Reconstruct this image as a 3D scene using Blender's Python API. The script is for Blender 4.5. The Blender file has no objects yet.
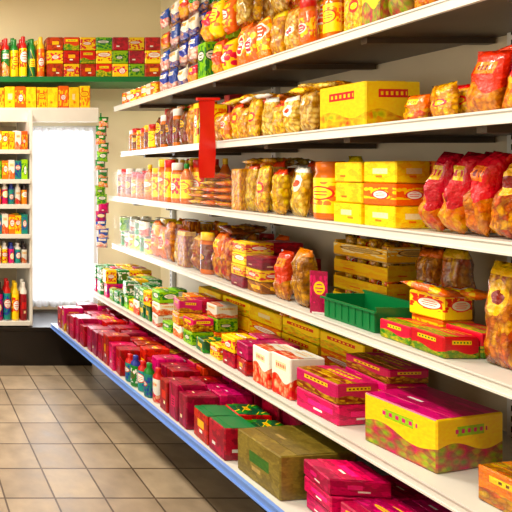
import bpy, math, random
from mathutils import Matrix, Vector
R = random.Random(11)
sc = bpy.context.scene
sc.view_settings.view_transform = 'Standard'

# ---------------------------------------------------------------- materials
def lin(c):
    return tuple((x/12.92 if x <= .04045 else ((x+.055)/1.055)**2.4) for x in c[:3])+(1,)
class NT:
    def __init__(s, name):
        s.m = bpy.data.materials.new(name); s.m.use_nodes = True
        s.t = s.m.node_tree; s.b = s.t.nodes['Principled BSDF']
    def n(s, typ, **k):
        x = s.t.nodes.new(typ)
        for a, v in k.items(): setattr(x, a, v)
        return x
    def put(s, sock, v):
        if hasattr(v, 'is_linked') or hasattr(v, 'links'): s.t.links.new(v, sock)
        else: sock.default_value = v
    def math(s, op, a, b=0.0, c=0.0):
        x = s.n('ShaderNodeMath', operation=op)
        s.put(x.inputs[0], a); s.put(x.inputs[1], b); s.put(x.inputs[2], c)
        return x.outputs[0]
    def mix(s, f, a, b, blend='MIX'):
        x = s.n('ShaderNodeMix', data_type='RGBA', blend_type=blend)
        s.put(x.inputs[0], f); s.put(x.inputs[6], a); s.put(x.inputs[7], b)
        return x.outputs[2]
    def comb(s, a, b, c):
        x = s.n('ShaderNodeCombineXYZ')
        for i, v in enumerate((a, b, c)): s.put(x.inputs[i], v)
        return x.outputs[0]
    def set(s, name, v): s.put(s.b.inputs[name], v)

def simple(name, col, rough=.5, metal=0, noise=.12, nscale=6, bump=0, emis=0):
    t = NT(name); c = lin(col)
    tc = t.n('ShaderNodeTexCoord'); nz = t.n('ShaderNodeTexNoise')
    nz.inputs['Scale'].default_value = nscale; nz.inputs['Detail'].default_value = 5
    t.t.links.new(tc.outputs['Object'], nz.inputs['Vector'])
    d = tuple(x*(1-noise*2) for x in c[:3])+(1,); l = tuple(min(1, x*(1+noise)) for x in c[:3])+(1,)
    t.set('Base Color', t.mix(nz.outputs['Fac'], d, l))
    t.set('Roughness', rough); t.set('Metallic', metal)
    if emis: t.set('Emission Color', c); t.set('Emission Strength', emis)
    return t.m

def pmat(name, body, accent, label, ink, style='band', rough=.35, film=False):
    """packaging print driven by per-item UVs (u integer part = item id)"""
    t = NT('print_'+name)
    body, accent, label, ink = map(lin, (body, accent, label, ink))
    uv = t.n('ShaderNodeUVMap'); sp = t.n('ShaderNodeSeparateXYZ')
    t.t.links.new(uv.outputs[0], sp.inputs[0])
    U, V = sp.outputs[0], sp.outputs[1]
    f = t.math('FRACT', U); idn = t.math('FLOOR', U)
    wn = t.n('ShaderNodeTexWhiteNoise', noise_dimensions='1D'); t.put(wn.inputs['W'], idn)
    rnd = wn.outputs['Value']
    wn2 = t.n('ShaderNodeTexWhiteNoise', noise_dimensions='1D'); t.put(wn2.inputs['W'], t.math('ADD', idn, .37))
    rnd2 = wn2.outputs['Value']
    vec = t.comb(f, V, idn)
    def ell(cx, cy, rx, ry):
        a = t.math('DIVIDE', t.math('SUBTRACT', f, cx), rx); b = t.math('DIVIDE', t.math('SUBTRACT', V, cy), ry)
        return t.math('LESS_THAN', t.math('ADD', t.math('MULTIPLY', a, a), t.math('MULTIPLY', b, b)), 1.0)
    def rect(cx, cy, rx, ry):
        a = t.math('LESS_THAN', t.math('ABSOLUTE', t.math('SUBTRACT', f, cx)), rx)
        b = t.math('LESS_THAN', t.math('ABSOLUTE', t.math('SUBTRACT', V, cy)), ry)
        return t.math('MULTIPLY', a, b)
    def lerp(a, b, r=rnd2): return t.math('ADD', a, t.math('MULTIPLY', r, b-a))
    vo = t.n('ShaderNodeTexVoronoi'); t.put(vo.inputs['Vector'], vec)
    cyv = lerp(.46, .68, rnd); cxv = lerp(.4, .6)
    if style == 'nug':
        vo.inputs['Scale'].default_value = 9
        sc_ = t.n('ShaderNodeSeparateColor'); t.t.links.new(vo.outputs['Color'], sc_.inputs[0])
        col = t.mix(sc_.outputs[0], body, accent)
        col = t.mix(t.math('MINIMUM', t.math('MULTIPLY', t.math('POWER', vo.outputs['Distance'], 2), 1.7), .75), col, (body[0]*.35,body[1]*.22,body[2]*.12,1))
        col = t.mix(t.math('MULTIPLY', rect(.5, .95, .6, .07), t.math('GREATER_THAN', rnd, .4)), col, label)
        has = t.math('GREATER_THAN', rnd2, .6)
        col = t.mix(t.math('MULTIPLY', has, ell(cxv, cyv, .28, lerp(.1,.18,rnd))), col, label)
        col = t.mix(t.math('MULTIPLY', has, ell(cxv, cyv, .2, .07)), col, ink)
    elif style == 'band':
        vo.inputs['Scale'].default_value = 6
        col = t.mix(t.math('GREATER_THAN', vo.outputs['Distance'], .5), body, accent)
        col = t.mix(t.math('LESS_THAN', V, lerp(.05,.35)), col, accent)
        col = t.mix(t.math('GREATER_THAN', V, lerp(.8,.95,rnd)), col, accent)
        rx = lerp(.18, .4, rnd); ry = lerp(.08, .2)
        col = t.mix(ell(cxv, cyv, t.math('ADD', rx, .05), t.math('ADD', ry, .04)), col, ink)
        col = t.mix(ell(cxv, cyv, rx, ry), col, label)
        bars = t.math('LESS_THAN', t.math('FRACT', t.math('MULTIPLY', V, 12)), .35)
        col = t.mix(t.math('MULTIPLY', bars, ell(cxv, cyv, t.math('MULTIPLY', rx, .7), t.math('MULTIPLY', ry, .7))), col, ink)
    elif style == 'pic':
        vo.inputs['Scale'].default_value = 8
        sc_ = t.n('ShaderNodeSeparateColor'); t.t.links.new(vo.outputs['Color'], sc_.inputs[0])
        pic = t.mix(sc_.outputs[0], accent, label)
        pic = t.mix(t.math('MULTIPLY', vo.outputs['Distance'], .9), pic, ink)
        wv = t.math('ADD', lerp(.3,.55), t.math('MULTIPLY', t.math('SINE', t.math('MULTIPLY', f, 6.5)), .09))
        col = t.mix(t.math('LESS_THAN', V, wv), body, pic)
        col = t.mix(rect(.5, .74, lerp(.2,.4,rnd), .09), col, label)
        bars = t.math('LESS_THAN', t.math('FRACT', t.math('MULTIPLY', f, 11)), .5)
        col = t.mix(t.math('MULTIPLY', bars, rect(.5, .74, .25, .04)), col, ink)
    elif style == 'diag':
        dg = t.math('FRACT', t.math('MULTIPLY', t.math('ADD', f, t.math('MULTIPLY', V, .7)), lerp(1.1, 2.0, rnd)))
        col = t.mix(t.math('LESS_THAN', dg, .4), body, accent)
        col = t.mix(t.math('LESS_THAN', dg, .06), col, label)
        col = t.mix(rect(cxv, .5, lerp(.15,.3), .15), col, label)
        bars = t.math('LESS_THAN', t.math('FRACT', t.math('MULTIPLY', V, 15)), .4)
        col = t.mix(t.math('MULTIPLY', bars, rect(cxv, .5, .14, .1)), col, ink)
    else:  # plain tinted carton
        nz = t.n('ShaderNodeTexNoise'); nz.inputs['Scale'].default_value = 3; t.put(nz.inputs['Vector'], vec)
        col = t.mix(t.math('GREATER_THAN', nz.outputs['Fac'], .5), body, accent)
        col = t.mix(t.math('MULTIPLY', rect(cxv, .55, lerp(.1,.3), .13), t.math('GREATER_THAN', rnd, .4)), col, label)
        col = t.mix(rect(lerp(.25,.7,rnd), .3, .1, .05), col, ink)
    nz = t.n('ShaderNodeTexNoise'); nz.inputs['Scale'].default_value = 16; nz.inputs['Detail'].default_value = 4
    t.put(nz.inputs['Vector'], vec)
    col = t.mix(.6, col, nz.outputs['Fac'], 'OVERLAY')
    hs = t.n('ShaderNodeHueSaturation')
    t.put(hs.inputs['Hue'], t.math('ADD', .488, t.math('MULTIPLY', rnd, .026)))
    t.put(hs.inputs['Value'], t.math('ADD', .75, t.math('MULTIPLY', rnd2, .45)))
    hs.inputs['Saturation'].default_value = 1.12
    t.put(hs.inputs['Color'], col)
    t.set('Base Color', hs.outputs[0]); t.set('Roughness', .22 if film else rough)
    if film:
        tc = t.n('ShaderNodeTexCoord'); nz = t.n('ShaderNodeTexNoise')
        nz.inputs['Scale'].default_value = 38; nz.inputs['Detail'].default_value = 4
        t.t.links.new(tc.outputs['Object'], nz.inputs['Vector'])
        b = t.n('ShaderNodeBump'); b.inputs['Strength'].default_value = 1; b.inputs['Distance'].default_value = .018
        t.t.links.new(nz.outputs['Fac'], b.inputs['Height']); t.t.links.new(b.outputs[0], t.b.inputs['Normal'])
        t.set('Coat Weight', .7); t.set('Coat Roughness', .05)
    return t.m

RED=(.86,.07,.05); GOLD=(.96,.70,.10); ORG=(.95,.45,.06); YEL=(1,.85,.08); GRN=(.08,.50,.16); MAG=(.82,.03,.38)
MAR=(.50,.03,.12); CRM=(.96,.90,.72); BRN=(.48,.26,.10); BLU=(.10,.28,.66); WHT=(.95,.95,.92); BLK=(.12,.06,.05); DGR=(.03,.32,.18)
LIM=(.55,.78,.15); PNK=(.95,.35,.60); TEA=(.1,.55,.5); PUR=(.45,.1,.5)
M = {}
def D(k, *a, **kw): M[k] = pmat(k, *a, **kw)
D('gold', GOLD, ORG, RED, CRM, 'band', film=True)
D('goldn', (.96,.66,.12), (1,.88,.36), RED, YEL, 'nug', film=True)
D('orgn', (.93,.50,.05), (1,.80,.22), YEL, RED, 'nug', film=True)
D('brnn', (.68,.36,.08), (.95,.66,.2), ORG, RED, 'nug', film=True)
D('crmn', (.94,.74,.32), (1,.92,.6), WHT, RED, 'nug', film=True)
D('redb', RED, GOLD, YEL, RED, 'pic', film=True)
D('redg', (.80,.16,.03), GOLD, GOLD, MAR, 'nug', film=True)
D('redk', RED, (.98,.72,.20), (.95,.5,.08), MAR, 'pic', film=True)
D('orgb', ORG, RED, YEL, BRN, 'pic', film=True)
D('yelb', YEL, ORG, RED, WHT, 'band', film=True)
D('grnb', GRN, YEL, WHT, RED, 'pic', film=True)
D('blub', BLU, WHT, WHT, RED, 'pic', film=True)
D('whtb', WHT, BLU, GOLD, BLU, 'pic', film=True)
D('marb', MAR, BRN, GOLD, BLK, 'band', film=True)
D('yelc', YEL, LIM, RED, YEL, 'pic')
D('yelo', YEL, ORG, WHT, RED, 'band')
D('yelg', (.98,.85,.08), GRN, LIM, MAG, 'pic')
D('yelp', (.97,.76,.16), (.99,.86,.35), CRM, ORG, 'plain')
D('redc', RED, YEL, WHT, RED, 'band')
D('redd', (.76,.05,.06), (.6,.03,.07), GOLD, WHT, 'plain')
D('orgc', ORG, YEL, YEL, RED, 'band')
D('rygc', RED, GRN, YEL, GRN, 'pic')
D('grnc', GRN, LIM, WHT, DGR, 'band')
D('grnd', DGR, GRN, YEL, RED, 'diag')
D('magc', MAG, (.68,.02,.30), PNK, WHT, 'plain')
D('magp', MAG, MAR, YEL, MAR, 'pic')
D('magl', (.88,.05,.44), (.68,.02,.30), YEL, MAG, 'band')
D('marc', (.62,.03,.18), (.50,.02,.12), (.8,.10,.2), CRM, 'plain')
D('mard', (.60,.02,.18), MAR, (.8,.05,.3), BLK, 'diag')
D('whtc', WHT, RED, CRM, RED, 'pic')
D('whtg', WHT, GRN, GRN, MAR, 'band')
D('bluc', BLU, TEA, WHT, RED, 'band')
D('crmc', CRM, GOLD, (.85,.7,.45), BRN, 'band')
D('brnc', BRN, (.6,.38,.18), GOLD, RED, 'diag')
D('oliv', (.44,.38,.18), (.50,.44,.22), (.22,.40,.16), (.7,.6,.38), 'plain')
D('purc', PUR, MAG, WHT, YEL, 'band')
M['metal'] = simple('white_painted_metal', (.88,.88,.86), .32, 0, .07)
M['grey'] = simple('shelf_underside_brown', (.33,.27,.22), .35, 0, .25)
M['blue'] = simple('blue_rail_plastic', (.45,.62,.95), .3, 0, .06)
M['board'] = simple('beige_backboard', (.86,.81,.70), .6, 0, .06)
M['dark'] = simple('dark_plinth', (.09,.06,.05), .3, 0, .3)
M['greenp'] = simple('green_plastic', (.02,.46,.23), .3, 0, .08)
M['redp'] = simple('red_plastic', (.88,.10,.06), .35, 0, .08)
M['amber'] = simple('amber_liquid_plastic', (.84,.42,.05), .12, 0, .1)
for k_, c_ in dict(capr=(.8,.05,.05), capg=(.05,.5,.15), capy=(.98,.8,.1), capb=(.1,.2,.6), capw=(.92,.92,.9), capk=(.12,.05,.1)).items():
    M[k_] = simple({'r':'cap_red','g':'cap_green','y':'cap_yellow','b':'cap_blue','w':'cap_white','k':'cap_dark'}[k_[3]], c_, .3)
M['tin'] = simple('tin_metal', (.8,.78,.7), .25, .9, .05)

# ---------------------------------------------------------------- mesh builder
class MB:
    def __init__(s): s.v=[]; s.f=[]; s.m=[]; s.uv=[]; s.sm=[]; s.mats=[]; s.id=R.randrange(400)
    def mi(s, m):
        if m not in s.mats: s.mats.append(m)
        return s.mats.index(m)
    def add(s, Mx, vs, fs, uvs, mat, smooth=False):
        o = len(s.v); s.v += [tuple(Mx @ Vector(v)) for v in vs]
        for i, f in enumerate(fs):
            s.f.append([o+k for k in f]); s.uv.append(uvs[i] if uvs else [(.5,.5)]*len(f))
            s.m.append(s.mi(mat[i] if isinstance(mat, list) else mat)); s.sm.append(smooth)
    def obj(s, name, parent=None):
        me = bpy.data.meshes.new(name); me.from_pydata(s.v, [], s.f)
        for m in s.mats: me.materials.append(M[m])
        me.polygons.foreach_set('material_index', s.m); me.polygons.foreach_set('use_smooth', s.sm)
        l = me.uv_layers.new(name='UVMap'); l.data.foreach_set('uv', [c for f in s.uv for p in f for c in p])
        me.update()
        ob = bpy.data.objects.new(name, me); sc.collection.objects.link(ob)
        if parent: ob.parent = parent
        return ob
I4 = Matrix.Identity(4)
def T(x, y, z): return Matrix.Translation((x, y, z))
def RZ(a): return Matrix.Rotation(a, 4, 'Z')
def RX(a): return Matrix.Rotation(a, 4, 'X')
def RY(a): return Matrix.Rotation(a, 4, 'Y')

def cbox(mb, Mx, w, d, h, mat, b=.004, z0=0, topmat=None):
    """chamfered box, bottom centre at origin"""
    b = min(b, w*.2, d*.2, h*.2); hx, hy, hz = w/2, d/2, h/2; vs = []; idx = {}
    for sx in (-1,1):
        for sy in (-1,1):
            for sz in (-1,1):
                for a in range(3):
                    p = [sx*(hx-b), sy*(hy-b), sz*(hz-b)]; p[a] = (sx*hx, sy*hy, sz*hz)[a]
                    idx[(sx,sy,sz,a)] = len(vs); vs.append(p)
    fs = []
    for a in range(3):
        o1, o2 = [q for q in range(3) if q != a]
        for s_ in (-1,1):
            f = []
            for p, q in ((-1,-1),(1,-1),(1,1),(-1,1)):
                k = [0,0,0]; k[a]=s_; k[o1]=p; k[o2]=q; f.append(idx[(*k, a)])
            fs.append(f)
    for a in range(3):
        o1, o2 = [q for q in range(3) if q != a]
        for p in (-1,1):
            for q in (-1,1):
                k1=[0,0,0]; k1[a]=-1; k1[o1]=p; k1[o2]=q; k2=list(k1); k2[a]=1
                fs.append([idx[(*k1,o1)], idx[(*k2,o1)], idx[(*k2,o2)], idx[(*k1,o2)]])
    for sx in (-1,1):
        for sy in (-1,1):
            for sz in (-1,1): fs.append([idx[(sx,sy,sz,a)] for a in range(3)])
    mb.id += 1; out=[]; uvs=[]; ms=[]
    for f in fs:
        P = [Vector(vs[i]) for i in f]; n = (P[1]-P[0]).cross(P[2]-P[0]); c = sum(P, Vector())/len(P)
        if n.dot(c) < 0: f = f[::-1]; P = P[::-1]; n = -n
        an = [abs(x) for x in n]; g = an.index(max(an)); uu = []
        for p in P:
            x, y, z = p.x/w+.5, p.y/d+.5, p.z/h+.5
            q = (y, z) if g == 0 else ((x, z) if g == 1 else (x, y))
            uu.append((mb.id+min(.995, max(.005, q[0])), q[1]))
        out.append(f); uvs.append(uu); ms.append(topmat if (topmat and g == 2 and n.z > 0) else mat)
    mb.add(Mx @ T(0, 0, z0+hz), vs, out, uvs, ms)

def carton(mb, Mx, w, d, h, mat, topmat=None):
    e = .0015
    cbox(mb, Mx, w, d, h-e, mat, .004, topmat=topmat)
    cbox(mb, Mx @ T(0, -d*.02, h-e), w*.97, d*.5, e, topmat or mat, .0004)
def bagmesh(mb, Mx, w, h, t, mat, nx=9, nz=11):
    mb.id += 1; vs=[]; s1, s2, s3 = R.random()*6, R.random()*6, R.random()*6
    def pt(i, j, side):
        u = i/nx*2-1; v = j/nz*2-1
        pr = (max(0,1-abs(u)**2.6))**.55*(max(0,1-abs(v)**3.2))**.7
        wr = 1+.15*math.sin(u*7+s1+v*2)+.12*math.sin(v*9+s2+side)+.09*math.sin((u+v)*11+s3)
        pinch = 1-.09*(1-abs(v))**.5
        x = u*w/2*pinch; z = (v*.5+.5)*h
        y = side*t/2*pr*wr*.8 + .25*t*.12*math.sin(u*9+s1)*(abs(v)**5)
        return (x, y, z)
    fs=[]; uvs=[]; g = {}
    for sd in (-1, 1):
        for j in range(nz+1):
            for i in range(nx+1):
                key = (i, j, 0) if i in (0, nx) or j in (0, nz) else (i, j, sd)
                if key not in g: g[key] = len(vs); vs.append(pt(i, j, sd))
        K = lambda i, j: g[(i, j, 0) if i in (0, nx) or j in (0, nz) else (i, j, sd)]
        for j in range(nz):
            for i in range(nx):
                f = [K(i,j), K(i+1,j), K(i+1,j+1), K(i,j+1)]
                q = [(i,j),(i+1,j),(i+1,j+1),(i,j+1)]
                if sd > 0: f = f[::-1]; q = q[::-1]
                fs.append(f); uvs.append([(mb.id+.004+a/nx*.99, b/nz) for a, b in q])
    mb.add(Mx, vs, fs, uvs, mat, True)
def bag(mb, Mx, w, d, h, mat, topmat=None): bagmesh(mb, Mx, w, h, d*1.2, mat)
def flat(mb, Mx, w, d, h, mat, topmat=None):
    bagmesh(mb, Mx @ T(0, -d/2, h*.62) @ RX(-math.pi/2) , w, d, h, mat)
def lathe(mb, Mx, prof, seg=14):
    mb.id += 1; vs=[]; fs=[]; uvs=[]; ms=[]
    for r, z, m in prof:
        for i in range(seg):
            a = 2*math.pi*i/seg; vs.append((r*math.cos(a), r*math.sin(a), z))
    for j in range(len(prof)-1):
        m = prof[j][2]
        for i in range(seg):
            k = (i+1) % seg; h_ = seg//2
            fs.append([j*seg+i, j*seg+k, (j+1)*seg+k, (j+1)*seg+i]); ms.append(m)
            a, b = (i % h_)/h_*.99+.004, (i % h_+1)/h_*.99+.003
            uvs.append([(mb.id+a,0.02),(mb.id+b,0.02),(mb.id+b,.98),(mb.id+a,.98)])
    n = len(prof)-1
    fs.append([n*seg+i for i in range(seg)]); ms.append(prof[-2][2]); uvs.append([(mb.id+.5,.9)]*seg)
    fs.append([i for i in range(seg)][::-1]); ms.append(prof[0][2]); uvs.append([(mb.id+.5,.1)]*seg)
    mb.add(Mx, vs, fs, uvs, ms, True)
def bottle(mb, Mx, w, d, h, mat, topmat=None):
    r = w/2*.96; c = topmat or R.choice(['capr','capg','capy']); body = 'amber'
    lathe(mb, Mx, [(r*.85,0,body),(r,h*.03,body),(r,h*.14,mat),(r*1.01,h*.60,body),(r*.95,h*.68,body),(r*.5,h*.82,body),(r*.36,h*.87,c),(r*.40,h*.875,c),(r*.40,h*.985,c),(r*.34,h,c)])
def bottle_s(mb, Mx, w, d, h, mat, topmat=None):
    r = w/2*.96; c = topmat or 'capw'
    lathe(mb, Mx, [(r*.85,0,mat),(r,h*.03,mat),(r,h*.70,c),(r*.9,h*.78,c),(r*.5,h*.86,c),(r*.52,h*.87,c),(r*.52,h*.98,c),(r*.46,h,c)])
def jar(mb, Mx, w, d, h, mat, topmat=None):
    r = min(w,d)/2*.96; c = topmat or R.choice(['capr','capy','capw','capr'])
    lathe(mb, Mx, [(r*.88,0,'amber'),(r,h*.04,'amber'),(r,h*.12,mat),(r,h*.72,'amber'),(r*.86,h*.82,c),(r*.9,h*.825,c),(r*.9,h*.98,c),(r*.84,h,c)])
def tin(mb, Mx, w, d, h, mat, topmat=None):
    r = w/2*.97
    lathe(mb, Mx, [(r,0,'tin'),(r,h*.03,'tin'),(r*.975,h*.05,mat),(r*.975,h*.95,'tin'),(r,h*.97,'tin'),(r,h,'tin'),(r*.93,h*.995,'tin'),(r*.92,h*.975,'tin')])
def tray(mb, Mx, w, d, h, mat, topmat=None, fill=None, lip=True):
    t = .005
    cbox(mb, Mx, w, d, t, mat, .001)
    cbox(mb, Mx @ T(0,-d/2+t/2,t), w, t, h*.75-t, mat, .001); cbox(mb, Mx @ T(0,d/2-t/2,t), w, t, h-t, mat, .001)
    for s_ in (-1,1): cbox(mb, Mx @ T(s_*(w/2-t/2),0,t), t, d-2*t, h*.9-t, mat, .001)
    if fill:
        n = max(3, int(w/.05)); k = max(2, int(d/.09))
        for i in range(n):
            for j in range(k):
                x = -w/2+.012+(i+.5)*(w-.024)/n; y = -d/2+.012+(j+.5)*(d-.024)/k
                bagmesh(mb, Mx @ T(x, y, t+.001) @ RZ(math.pi/2), (d-.03)/k*.95, h*(1.0+.25*R.random()), (w-.03)/n*.8, R.choice(fill), 4, 5)
KIND = dict(carton=carton, bag=bag, flat=flat, bottle=bottle, bottle_s=bottle_s, jar=jar, tin=tin, tray=tray)

# ---------------------------------------------------------------- gondola
NEAR = .55
SH = dict(  # top z, (front x,y) far, (front x,y) near
 A=(2.010,(1.665,3.95),(1.616,1.48)), B=(1.655,(1.72,3.95),(1.52,1.25)), C=(1.310,(1.62,3.95),(1.62,1.34)),
 D=(.933,(1.65,3.95),(1.616,1.33)), E=(.585,(1.44,3.92),(1.547,1.345)), F=(.335,(1.135,3.84),(1.30,1.69)))
CEIL = dict(A=2.6, B=1.958, C=1.603, D=1.258, E=.880, F=.532)
BACK = 2.12
def fx(s, y):
    z, a, b = SH[s]; k = (y-b[1])/(a[1]-b[1]); return b[0]+k*(a[0]-b[0])
gond = bpy.data.objects.new('gondola_shelving', None); sc.collection.objects.link(gond)
def prism(mb, quad, z0, z1, mat, top=None, bot=None):
    vs = [(x,y,z0) for x,y in quad]+[(x,y,z1) for x,y in quad]
    fs = [[3,2,1,0],[4,5,6,7],[0,1,5,4],[1,2,6,5],[2,3,7,6],[3,0,4,7]]
    mb.add(I4, vs, fs, None, [bot or mat, top or mat, mat, mat, mat, mat])
for s in SH:
    z, a, b = SH[s]; yf = a[1]; xa = fx(s, yf); xn = fx(s, NEAR); mb = MB()
    q = [(xn, NEAR), (BACK, NEAR), (BACK, yf), (xa, yf)]
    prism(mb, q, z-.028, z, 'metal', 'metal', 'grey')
    for yy in (0.9, 1.35, 1.8, 2.25, 2.7, 3.15, 3.6):
        x0 = fx(s, yy)+.03
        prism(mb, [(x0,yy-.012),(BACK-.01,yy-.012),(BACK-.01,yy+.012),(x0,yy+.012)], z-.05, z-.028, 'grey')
    mb.obj('shelf_'+s.lower(), gond)
    mb = MB(); rail = 'blue' if s == 'F' else 'metal'; t = .012
    prism(mb, [(xn-t,NEAR),(xn-.0005,NEAR),(xa-.0005,yf),(xa-t,yf)], z-.033, z+.004, rail)
    prism(mb, [(xn-t-.005,NEAR),(xn-t,NEAR),(xa-t,yf),(xa-t-.005,yf)], z-.033, z-.027, rail)
    prism(mb, [(xn-t-.005,NEAR),(xn-t,NEAR),(xa-t,yf),(xa-t-.005,yf)], z-.002, z+.004, rail)
    mb.obj('price_rail_'+s.lower(), gond)
mb = MB()
prism(mb, [(BACK,NEAR),(BACK+.02,NEAR),(BACK+.02,3.95),(BACK,3.95)], .02, 2.25, 'board')
mb.obj('back_panel', gond)
mb = MB()
for yy in (.6, 1.72, 2.84, 3.93):
    cbox(mb, T(BACK-.016,yy,0), .03, .035, 2.27, 'metal', .003)
    for k in range(60):
        cbox(mb, T(BACK-.0315,yy,.1+k*.036), .001, .006, .02, 'dark', .0001)
mb.obj('uprights', gond)
mb = MB(); prism(mb, [(1.62,NEAR),(BACK-.04,NEAR),(BACK-.04,3.8),(1.56,3.8)], 0, SH['F'][0]-.051, 'dark'); mb.obj('plinth', gond)
# clear acrylic guards clipped in front of the middle shelves
t = NT('clear_acrylic'); gl = t.n('ShaderNodeBsdfGlossy'); gl.inputs['Roughness'].default_value = .25; gl.inputs['Color'].default_value = (1,1,1,1)
tp = t.n('ShaderNodeBsdfTransparent'); tp.inputs[0].default_value = (.98,.98,.98,1); mx = t.n('ShaderNodeMixShader')
mx.inputs[0].default_value = .055
t.t.links.new(tp.outputs[0], mx.inputs[1]); t.t.links.new(gl.outputs[0], mx.inputs[2])
t.t.links.new(mx.outputs[0], t.t.nodes['Material Output'].inputs['Surface']); M['acryl'] = t.m
mb = MB()
for s, ya, yb, hh in (('C',2.2,3.0,.20),('C',3.05,3.9,.20),('D',2.2,3.0,.24),('D',3.05,3.9,.24)):
    xa, xb = fx(s,ya)-.019, fx(s,yb)-.019; z = SH[s][0]-.01
    vs = [(xa,ya,z),(xb,yb,z),(xb,yb,z+hh),(xa,ya,z+hh)]
    mb.add(I4, vs, [[0,1,2,3]], None, 'acryl')
mb.obj('acrylic_guards', gond)

def topping(mb, s, y0, y1, x0, x1, z, n, mats, w=.09, d=.13, h=.04):
    z = min(z, CEIL[s]-.085)
    for _ in range(n):
        Mx = T(R.uniform(x0,x1), R.uniform(y0,y1), z+R.uniform(0,.012)) @ RZ(R.uniform(-3,3)) @ RX(R.uniform(-.2,.2)) @ RY(R.uniform(-.2,.2))
        flat(mb, Mx, w*R.uniform(.8,1.2), d, h, R.choice(mats))
def fill(name, s, y0, y1, kind, w, d, h, mats, rows=1, stack=1, off=.009, gap=.004, jit=.06, tops=None, skip=0, rot=0, lean=0, top=0, topm=None, var=.12):
    if y0 > y1: y0, y1 = y1, y0
    mb = MB(); n = max(1, int((y1-y0+gap)/(w+gap))); st = (y1-y0)/n; z = SH[s][0]+.0008
    h = min(h, CEIL[s]-z-.004)
    for r in range(rows):
        for i in range(n):
            ns = stack if isinstance(stack, int) else R.choice(stack)
            for k in range(ns):
                if skip and R.random() < skip and k == ns-1: continue
                y = y0+(i+.5)*st; x = fx(s, y)+off+d/2+r*(d+gap)+R.uniform(0,.012)
                if x+d/2 > BACK-.05: continue
                kd = kind if isinstance(kind, str) else R.choice(kind)
                hh = h*(1-2*var*R.random()) if (kd in ('bag','jar','bottle','bottle_s') or (kd == 'carton' and ns == 1 and n > 1)) else h
                zz = z+k*(h+.001)
                Mx = T(x, y, zz) @ RZ(-math.pi/2+rot+R.uniform(-jit, jit))
                if kd == 'bag':
                    ly, lx = lean+R.uniform(-.07,.07), R.uniform(-.12,.0)
                    Mx = T(0,0,abs(math.sin(ly))*w*.5+.001) @ Mx @ RY(ly) @ RX(lx)
                m = R.choice(mats) if isinstance(mats, list) else mats[(i+k) % len(mats)]
                kw = {}
                if kd == 'tray': kw['fill'] = tops; KIND[kd](mb, Mx, w, d, h, m, **kw)
                else: KIND[kd](mb, Mx, w, d, hh, m, (R.choice(tops) if tops else None))
    if top:
        x0 = fx(s,(y0+y1)/2)+off+.08
        topping(mb, s, y0+.07, y1-.07, x0, min(BACK-.14, x0+rows*d-.05), z+h*(stack if isinstance(stack,int) else max(stack))*.9, top, topm or mats)
    return mb.obj(name)
BJ = ['bag','bag','bag','jar']; BC = ['bag','bag','carton']

# ---- shelf A
fill('snack_tin_row','A',3.35,3.9,'tin',.075,.075,.10,['redc','whtc','yelo'],2)
fill('crisp_bag_row','A',2.86,3.30,'bag',.085,.05,.14,['blub','whtb','blub','redb','grnb','whtb'],3,4)
fill('cereal_carton_stack','A',2.56,2.84,BC,.07,.09,.21,['redc','grnc','yelo','redb','orgc','yelb'],2,[2,2,3])
fill('snack_bag_row','A',2.03,2.54,BJ,.075,.065,.23,['goldn','orgn','gold','yelb','yelb','crmn','goldn'],3,[1,2],top=12)
fill('sauce_bottle_row','A',1.90,2.02,'bottle',.06,.06,.28,['redc','orgc'],3)
fill('crisp_bag_row','A',1.56,1.88,BC,.07,.08,.22,['yelg','grnb','yelb','redb','goldn'],2,1,top=5)
fill('snack_bag_row','A',.95,1.53,'bag',.12,.06,.24,['goldn','redb','grnb'],2)
# ---- shelf B
fill('spice_jar_row','B',3.45,3.9,'jar',.07,.07,.2,['marb','brnn','redd','orgc'],4)
fill('snack_bag_row','B',2.90,3.43,BJ,.075,.06,.27,['redb','brnn','marb','orgn','grnb','gold'],4,top=10)
fill('biscuit_carton_row','B',2.70,2.88,'carton',.045,.10,.27,['orgc','grnc','redd','redc'],3)
fill('snack_bag_row','B',2.31,2.68,BJ,.07,.055,.19,['orgn','goldn','goldn','yelb','crmn'],4,top=18)
fill('snack_bag_row','B',1.97,2.29,BC,.075,.06,.18,['goldn','goldn','crmn','gold','yelb'],4,top=18,topm=['goldn','orgn','crmn'])
fill('tea_carton','B',1.74,1.95,'carton',.18,.21,.165,('yelc',),1,1,jit=.0,off=.035,rot=.08)
fill('biscuit_carton','B',1.50,1.66,'carton',.15,.12,.17,['redc'],1,1,off=.36)
fill('snack_bag_row','B',1.51,1.71,'bag',.075,.05,.12,['goldn','orgb','yelb'],2,1,off=.11)
fill('snack_bag_row','B',.95,1.49,'bag',.085,.06,.19,['redb','orgb','redk','orgn'],3,1,off=.10,lean=.15,top=12)
# ---- shelf C
fill('spice_jar_row','C',3.48,3.9,'jar',.07,.07,.22,['brnn','marb','goldn','yelo'],4)
fill('sauce_bottle_row','C',2.93,3.45,['bottle','bottle','jar'],.075,.075,.28,['yelo','redc','orgc','gold'],4)
fill('noodle_packet_pile','C',2.55,2.90,'flat',.10,.14,.035,['yelb','goldn','gold','goldn'],2,[3,4,5],jit=.25)
fill('snack_bag_row','C',2.29,2.52,BC,.065,.06,.25,['crmn','goldn','orgb','goldn'],4,top=6)
fill('snack_bag_row','C',2.07,2.27,'bag',.065,.07,.26,['orgn','redk','goldn','crmn'],4)
fill('coffee_jar_row','C',1.93,2.05,'jar',.11,.11,.24,['brnn','orgc'],3,tops=['amber'])
fill('custard_carton_stack','C',1.66,1.91,'carton',.115,.12,.075,['yelp','yelo','yelp','yelp','crmc'],2,[3,3],jit=.05)
fill('pasta_bag_row','C',.95,1.63,'bag',.055,.11,.25,['redk','redk','redg','redb'],3,1,lean=.2,var=.04)
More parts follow.
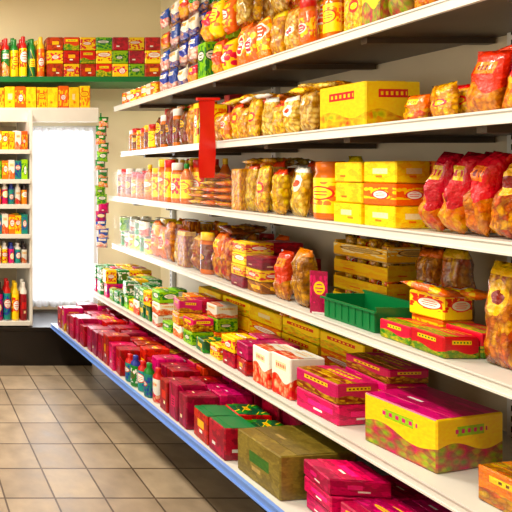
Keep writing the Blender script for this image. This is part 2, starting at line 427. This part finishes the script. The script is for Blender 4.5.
# ---- shelf D
fill('milk_tin_row','D',3.42,3.9,'tin',.075,.075,.11,['grnc','whtg','whtc','redc'],4,[1,2])
fill('snack_bag_row','D',2.95,3.40,BC,.08,.07,.27,['orgn','brnn','goldn','redg','gold'],4)
fill('snack_bag_row','D',2.55,2.93,BJ,.08,.08,.26,['brnn','orgn','orgb','redg','marb'],4,top=5)
fill('chocolate_carton_stack','D',2.30,2.53,'carton',.10,.14,.055,['redd','brnc','redc','marc'],2,[3,4])
fill('snack_bag_row','D',2.05,2.28,'bag',.075,.08,.25,['orgn','redk','brnn','goldn'],1)
fill('biscuit_tray_stack','D',1.92,2.17,'tray',.24,.18,.07,['crmc','yelp'],1,[4],off=.225,tops=['crmn','goldn','yelb'],jit=.02)
fill('pasta_bag_row','D',1.70,1.89,'bag',.085,.08,.31,['brnn','redg'],1,1,off=.26,var=.04)
fill('sweet_carton_stack','D',1.51,1.73,'carton',.105,.105,.082,['rygc','orgc','yelo','redc','rygc'],2,[1,2,2],off=.01,jit=.13,top=2,topm=['redb','yelb'])
fill('pasta_bag_row','D',.9,1.49,'bag',.08,.08,.31,['orgn','brnn','redg'],1,1,off=.06,var=.03,lean=.06)
# ---- shelf E
fill('soap_carton_row','E',3.62,3.9,'carton',.07,.08,.10,['whtg','redc','purc'],4,2,jit=.1)
fill('soap_carton_row','E',3.05,3.60,'carton',.065,.09,.09,['grnc','whtg','redc','grnd','whtc'],3,[1,2],jit=.15)
fill('sweet_carton_stack','E',2.62,3.03,'carton',.08,.12,.07,['redd','grnc','yelo','magp','whtc'],2,[1,2,3],jit=.15)
fill('wafer_carton_stack','E',1.98,3.03,'carton',.20,.20,.075,['yelo','yelc','yelp'],1,3,off=.29,jit=.08,top=22,topm=['redb','grnb','yelb','orgb'])
fill('sweet_carton_stack','E',2.22,2.60,'carton',.08,.12,.07,['magp','redc','grnd','magc','grnc','redd'],2,[1,2,2],jit=.2)
fill('jelly_carton_stack','E',2.0,2.20,'carton',.095,.15,.17,['whtc','crmc'],1,1,rot=.05)
fill('toffee_carton_stack','E',1.80,1.98,'carton',.17,.17,.075,['magp','magc'],1,[2],off=.01,rot=.1)
fill('chocolate_carton_stack','E',1.40,1.97,'carton',.18,.20,.052,['magc','magc','magl'],1,[4,5],off=.36,jit=.08)
fill('chocolate_carton_stack','E',1.775,1.96,'carton',.17,.15,.052,['magc','magl','magp'],1,[4],off=.19,jit=.08)
fill('chocolate_carton','E',1.53,1.74,'carton',.20,.27,.165,('yelg',),1,1,off=.045,jit=.0,rot=.2,tops=['magc'])
fill('sweet_carton_stack','E',1.22,1.43,'carton',.17,.19,.10,['orgc','orgb'],1,[1],off=.05,rot=.15)
fill('sweet_carton_stack','E',.95,1.2,'carton',.20,.17,.09,['orgc','redc'],1,[1],off=.03)
# ---- shelf F
fill('biscuit_carton_row','F',3.32,3.8,'carton',.07,.14,.18,['redd','marc','mard','magp'],4)
fill('biscuit_carton_row','F',2.84,3.30,'carton',.07,.14,.19,['mard','redd','magc','marc'],4)
fill('detergent_bottle_row','F',2.50,2.82,'bottle_s',.055,.055,.19,['grnc','bluc','whtg','whtc'],1,tops=['capw','capg','capr','capb'])
fill('biscuit_carton_row','F',2.50,2.82,'carton',.06,.14,.19,['marc','magp','redd','magc'],3,off=.1)
fill('biscuit_carton_row','F',2.25,2.48,'carton',.065,.15,.19,['marc','mard','marc','magc'],4)
fill('lidded_carton_row','F',2.01,2.23,'carton',.10,.14,.135,['redd','redd'],2,1,off=.01,tops=['grnd','bluc','greenp'])
fill('biscuit_carton_row','F',2.01,2.23,'carton',.10,.14,.18,['marc','redd'],1,1,off=.32)
fill('cardboard_case','F',1.77,1.99,'carton',.20,.30,.16,['oliv'],1,1,off=.025,jit=.0,rot=.1,tops=['oliv'])
fill('chocolate_carton_stack','F',1.36,1.74,'carton',.12,.19,.055,['magc','magl','magc','magc'],2,[2,3],off=.08,jit=.1)
fill('chocolate_carton_stack','F',.8,1.33,'carton',.17,.19,.055,['magc','magl','magc','marc'],2,[2,3])

# green crate on shelf D
mb = MB(); cr = T(fx('D',1.85)+.105, 1.86, .934) @ RZ(-math.pi/2)
w, d, h = .21, .16, .10
tray(mb, cr, w, d, h, 'greenp')
for q in (-1, 1):
    cbox(mb, cr @ T(0, q*(d/2+.004), h*.74-.004 if q < 0 else h-.006), w+.02, .01, .008, 'greenp', .001)
    for k in range(7): cbox(mb, cr @ T(-w/2+.02+k*(w-.04)/6, q*(d/2+.0015), .01), .006, .004, h*.6, 'greenp', .001)
mb.obj('green_crate')
# red flag sign in front of rail B
mb = MB(); gx = fx('B',2.55)-.035
nx, nz = 6, 10; vs=[]; fs=[]
for sd in (0, 1):
    for j in range(nz+1):
        for i in range(nx+1):
            vs.append((gx-.080+.080*i/nx, 2.55+.006*math.sin(j*.7+i*.4)+sd*.002, 1.47+.40*j/nz))
k = (nx+1)*(nz+1)
for j in range(nz):
    for i in range(nx):
        a = j*(nx+1)+i; fs += [[a,a+1,a+nx+2,a+nx+1],[k+a+nx+1,k+a+nx+2,k+a+1,k+a]]
mb.add(I4, vs, fs, None, 'redp', True)
cbox(mb, T(gx+.004, 2.558, 1.62), .02, .012, .04, 'metal', .002)
cbox(mb, T(gx-.035, 2.552, 1.865), .12, .014, .014, 'redp', .003)
mb.obj('red_flag_sign')
# pink card
mb = MB(); x = fx('D',2.0)+.03
cbox(mb, T(x,2.0,.934) @ RZ(-.5), .055, .003, .17, 'magl', .0005); cbox(mb, T(x,2.004,.934) @ RZ(-.5), .04, .03, .006, 'capw', .001)
mb.obj('pink_price_card')
# hanging strip of packets at the far end
mb = MB()
cbox(mb, T(1.56,3.985,.95), .012, .003, 1.02, 'greenp', .0005)
for k in range(15):
    bagmesh(mb, T(1.565+.014*math.sin(k*1.9),3.972,.9+k*.068) @ RZ(R.uniform(-.2,.2)), .085, .085, .025, R.choice(['grnb','grnc','grnb','grnc','grnb','grnb'] if k > 4 else ['magc','purc','blub']), 5, 6)
mb.obj('hanging_packet_strip')

# ---------------------------------------------------------------- back wall shelving (faces the aisle)
bs = bpy.data.objects.new('wall_shelving', None); sc.collection.objects.link(bs)
def slab(mb, x0,x1,y0,y1,z0,z1,mat,b=.003): cbox(mb, T((x0+x1)/2,(y0+y1)/2,z0), x1-x0, y1-y0, z1-z0, mat, b)
mb = MB()
slab(mb,-1.2,2.10,4.02,4.36,2.225,2.268,'greenp'); mb.obj('upper_shelf_1', bs)
mb = MB(); slab(mb,-1.2,1.55,4.02,4.36,1.985,2.01,'metal'); slab(mb,-1.2,1.55,4.0,4.02,1.90,2.015,'metal'); mb.obj('upper_shelf_2', bs)
mb = MB(); slab(mb,-1.2,1.45,3.87,4.37,0,.27,'dark'); slab(mb,-1.2,1.45,3.86,4.37,.272,.30,'dark'); mb.obj('base_cabinet', bs)
LZ = (.34,.785,1.015,1.245,1.44,1.67)
mb = MB()
for z in LZ: slab(mb,-1.2,.97,3.88,4.35,z-.022,z,'metal'); slab(mb,-1.2,.97,3.868,3.88,z-.03,z+.004,'metal')
mb.obj('side_shelves', bs)
mb = MB()
for x in (-1.2,-.1,.985): slab(mb,x-.012,x+.012,3.90,4.36,.30,1.985,'metal')
slab(mb,-1.19,.97,4.352,4.362,.30,1.9,'board')
mb.obj('side_panels', bs)
def wrow(name, x0, x1, yf, z, kind, w, d, h, mats, rows=1, stack=1, tops=None):
    mb = MB(); n = int((x1-x0)/w); st = (x1-x0)/n
    for r in range(rows):
        for i in range(n):
            for k in range(stack):
                Mx = T(x0+(i+.5)*st, yf+d/2+.01+r*(d+.004), z+.0008+k*(h+.001)) @ RZ(R.uniform(-.03,.03))
                KIND[kind](mb, Mx, w*.97, d, h*(1 if stack > 1 else R.uniform(.9,1)), mats[(i+k) % len(mats)], tops[(i+k)%len(tops)] if tops else None)
    return mb.obj(name)
wrow('juice_bottle_row',-.5,1.14,4.03,2.268,'bottle_s',.07,.07,.34,('grnb','orgc','redc','grnd','yelo','redb'),3,1,['capr','capg','capy','capr','capg'])
wrow('snack_carton_stack',1.15,2.07,4.03,2.268,'carton',.13,.12,.107,('redd','redc','redd','rygc','redc','grnc'),1,3)
wrow('tea_carton_row',-.5,1.5,4.03,2.01,'carton',.085,.12,.19,('yelo','yelp','orgc','yelp'),1)
cols = [('orgc','whtc','yelo','redc'),('whtc','bluc','grnc','yelo'),('bluc','whtc','yelo','purc'),('yelo','redc','bluc','whtc'),('purc','bluc','whtc','redc'),('purc','bluc','redc','marc')]
for i, z in enumerate(LZ[::-1]):
    h = .17 if i < 5 else .32
    if i in (0,1,3): wrow('packet_row',.2,.96,3.89,z,'carton',.05,.08,h*.95,cols[i],2)
    else: wrow('shampoo_bottle_row',.2,.96,3.89,z,'bottle_s',.048 if i<5 else .062,.048,h,cols[i],2,1,['capb','capw','capk','capr','capy','capw'])

# ---------------------------------------------------------------- room
def tilemat():
    t = NT('floor_tiles'); tc = t.n('ShaderNodeTexCoord'); br = t.n('ShaderNodeTexBrick', offset=0.0, squash=1.0)
    t.t.links.new(tc.outputs['Object'], br.inputs['Vector'])
    br.inputs['Scale'].default_value = 1; br.inputs['Brick Width'].default_value = .23; br.inputs['Row Height'].default_value = .23
    br.inputs['Mortar Size'].default_value = .005; br.inputs['Mortar Smooth'].default_value = .3
    br.inputs['Color1'].default_value = lin((.66,.59,.50)); br.inputs['Color2'].default_value = lin((.57,.50,.42)); br.inputs['Mortar'].default_value = lin((.34,.27,.21))
    nz = t.n('ShaderNodeTexNoise'); nz.inputs['Scale'].default_value = 9; nz.inputs['Detail'].default_value = 8
    t.t.links.new(tc.outputs['Object'], nz.inputs['Vector'])
    t.set('Base Color', t.mix(.5, br.outputs['Color'], nz.outputs['Fac'], 'OVERLAY'))
    t.set('Roughness', t.math('ADD', .30, t.math('MULTIPLY', nz.outputs['Fac'], .25)))
    b = t.n('ShaderNodeBump'); b.inputs['Strength'].default_value = .4; b.inputs['Distance'].default_value = .004; b.invert = True
    t.t.links.new(br.outputs['Fac'], b.inputs['Height']); t.t.links.new(b.outputs[0], t.b.inputs['Normal'])
    return t.m
M['tile'] = tilemat(); M['wall'] = simple('wall_paint', (.97,.93,.80), .7, 0, .02, 3); M['ceil'] = simple('ceiling_paint', (.94,.91,.84), .8, 0, .02)
M['frame'] = simple('window_frame_white', (.90,.90,.90), .35, 0, .03)
X0, X1, Y0, Y1, H = -2.2, 2.25, -2.5, 4.4, 3.1
def room(name, x0,x1,y0,y1,z0,z1,mat):
    mb = MB(); vs=[(x,y,z) for z in (z0,z1) for x,y in ((x0,y0),(x1,y0),(x1,y1),(x0,y1))]
    mb.add(I4, vs, [[3,2,1,0],[4,5,6,7],[0,1,5,4],[1,2,6,5],[2,3,7,6],[3,0,4,7]], None, mat); return mb.obj(name)
room('floor',X0,X1,Y0,Y1,-.1,0,'tile'); room('ceiling',X0,X1,Y0,Y1,H,H+.1,'ceil')
room('wall_left',X0-.1,X0,Y0,Y1+.12,0,H,'wall'); room('wall_right',X1,X1+.1,Y0,Y1+.12,0,H,'wall'); room('wall_front',X0,X1,Y0-.1,Y0,0,H,'wall')
wx0, wx1, wz0, wz1 = 1.06, 1.68, .34, 1.89
mb = MB()
for a in ((X0,wx0,0,H),(wx1,X1,0,H),(wx0,wx1,0,wz0),(wx0,wx1,wz1,H)):
    slab(mb,a[0],a[1],Y1,Y1+.12,a[2],a[3],'wall',.0001)
mb.obj('wall_back')
mb = MB(); f = .03
slab(mb,wx0,wx0+f,Y1-.02,Y1+.05,wz0,wz1,'frame'); slab(mb,wx1-f,wx1,Y1-.02,Y1+.05,wz0,wz1,'frame')
slab(mb,wx0+f,wx1-f,Y1-.02,Y1+.05,wz0,wz0+f,'frame'); slab(mb,wx0+f,wx1-f,Y1-.02,Y1+.05,wz1-f,wz1,'frame')
slab(mb,wx0+.15,wx0+.165,Y1,Y1+.03,wz0+f,wz1-f,'frame')
mb.obj('window_1')
t = NT('sheer_curtain'); tr = t.n('ShaderNodeBsdfTranslucent'); tr.inputs[0].default_value = (.90,.90,.92,1)
tp = t.n('ShaderNodeBsdfTransparent'); mx = t.n('ShaderNodeMixShader'); mx.inputs[0].default_value = .25
t.t.links.new(tr.outputs[0], mx.inputs[1]); t.t.links.new(tp.outputs[0], mx.inputs[2])
t.t.links.new(mx.outputs[0], t.t.nodes['Material Output'].inputs['Surface']); M['sheer'] = t.m
mb = MB(); vs=[]; fs=[]; n=70
for i in range(n+1):
    x = wx0-.0+(wx1-wx0+.0)*i/n; o = .018*math.sin(i*.9)+.008*math.sin(i*.37)
    vs += [(x, 4.345+o*1.1, .33), (x, 4.345+o, 1.885)]
for i in range(n): fs.append([2*i,2*i+2,2*i+3,2*i+1])
mb.add(I4, vs, fs, None, 'sheer', True)
slab(mb,wx0-.03,wx1+.03,4.335,4.355,1.885,1.90,'metal')
mb.obj('sheer_curtain')

# ---------------------------------------------------------------- light
M['tube'] = simple('tube_diffuser', (1,1,1), .5, 0, 0, emis=1)
def lamp(y, x=.0, p=70):
    mb = MB(); cbox(mb, T(x,y,H-.05), .3, 1.2, .05, 'metal'); cbox(mb, T(x,y,H-.07), .24, 1.14, .02, 'tube')
    o = mb.obj('ceiling_light')
    L = bpy.data.lights.new('tube','AREA'); L.shape='RECTANGLE'; L.size=.3; L.size_y=1.2; L.energy=p; L.color=(1,.90,.73)
    l = bpy.data.objects.new('tube_light', L); sc.collection.objects.link(l); l.location=(x,y,H-.09); l.parent=o
for y, p in ((-.9,22),(1.0,56),(2.9,64)): lamp(y, .1, p)
mb = MB(); slab(mb,X0,X0+.03,.2,3.4,.7,.76,'frame'); slab(mb,X0,X0+.03,.2,3.4,2.5,2.56,'frame')  # bars of an added, unseen window framing the left fill light
for y in (.2,1.8,3.34): slab(mb,X0,X0+.03,y,y+.06,.76,2.5,'frame')
mb.obj('added_left_window')
L = bpy.data.lights.new('left_fill','AREA'); L.shape='RECTANGLE'; L.size=1.7; L.size_y=3.0; L.energy=36; L.color=(1,.97,.92)  # added fill light on the solid left wall, brightens shelves and floor
l = bpy.data.objects.new('daylight_fill', L); sc.collection.objects.link(l); l.location=(X0+.04,1.8,1.65); l.rotation_euler=(0,-math.pi/2,0)
L = bpy.data.lights.new('daylight_back','AREA'); L.shape='RECTANGLE'; L.size=.5; L.size_y=1.4; L.energy=14; L.color=(.97,.98,1)
l = bpy.data.objects.new('daylight_fill.001', L); sc.collection.objects.link(l); l.location=(1.36,4.29,1.15); l.rotation_euler=(-math.pi/2,0,0)
w = bpy.data.worlds.new('sky'); sc.world = w; w.use_nodes = True
w.node_tree.nodes['Background'].inputs[0].default_value = (.95,.97,1,1); w.node_tree.nodes['Background'].inputs[1].default_value = 2.8

cam = bpy.data.cameras.new('camera'); co = bpy.data.objects.new('camera', cam); sc.collection.objects.link(co)
co.location = (0,0,1.5); co.rotation_euler = (math.pi/2,0,0); cam.sensor_width = 36; cam.lens = 500/512*36
cam.shift_x = 351/512; cam.shift_y = -84/512; cam.clip_start = .05
sc.camera = co
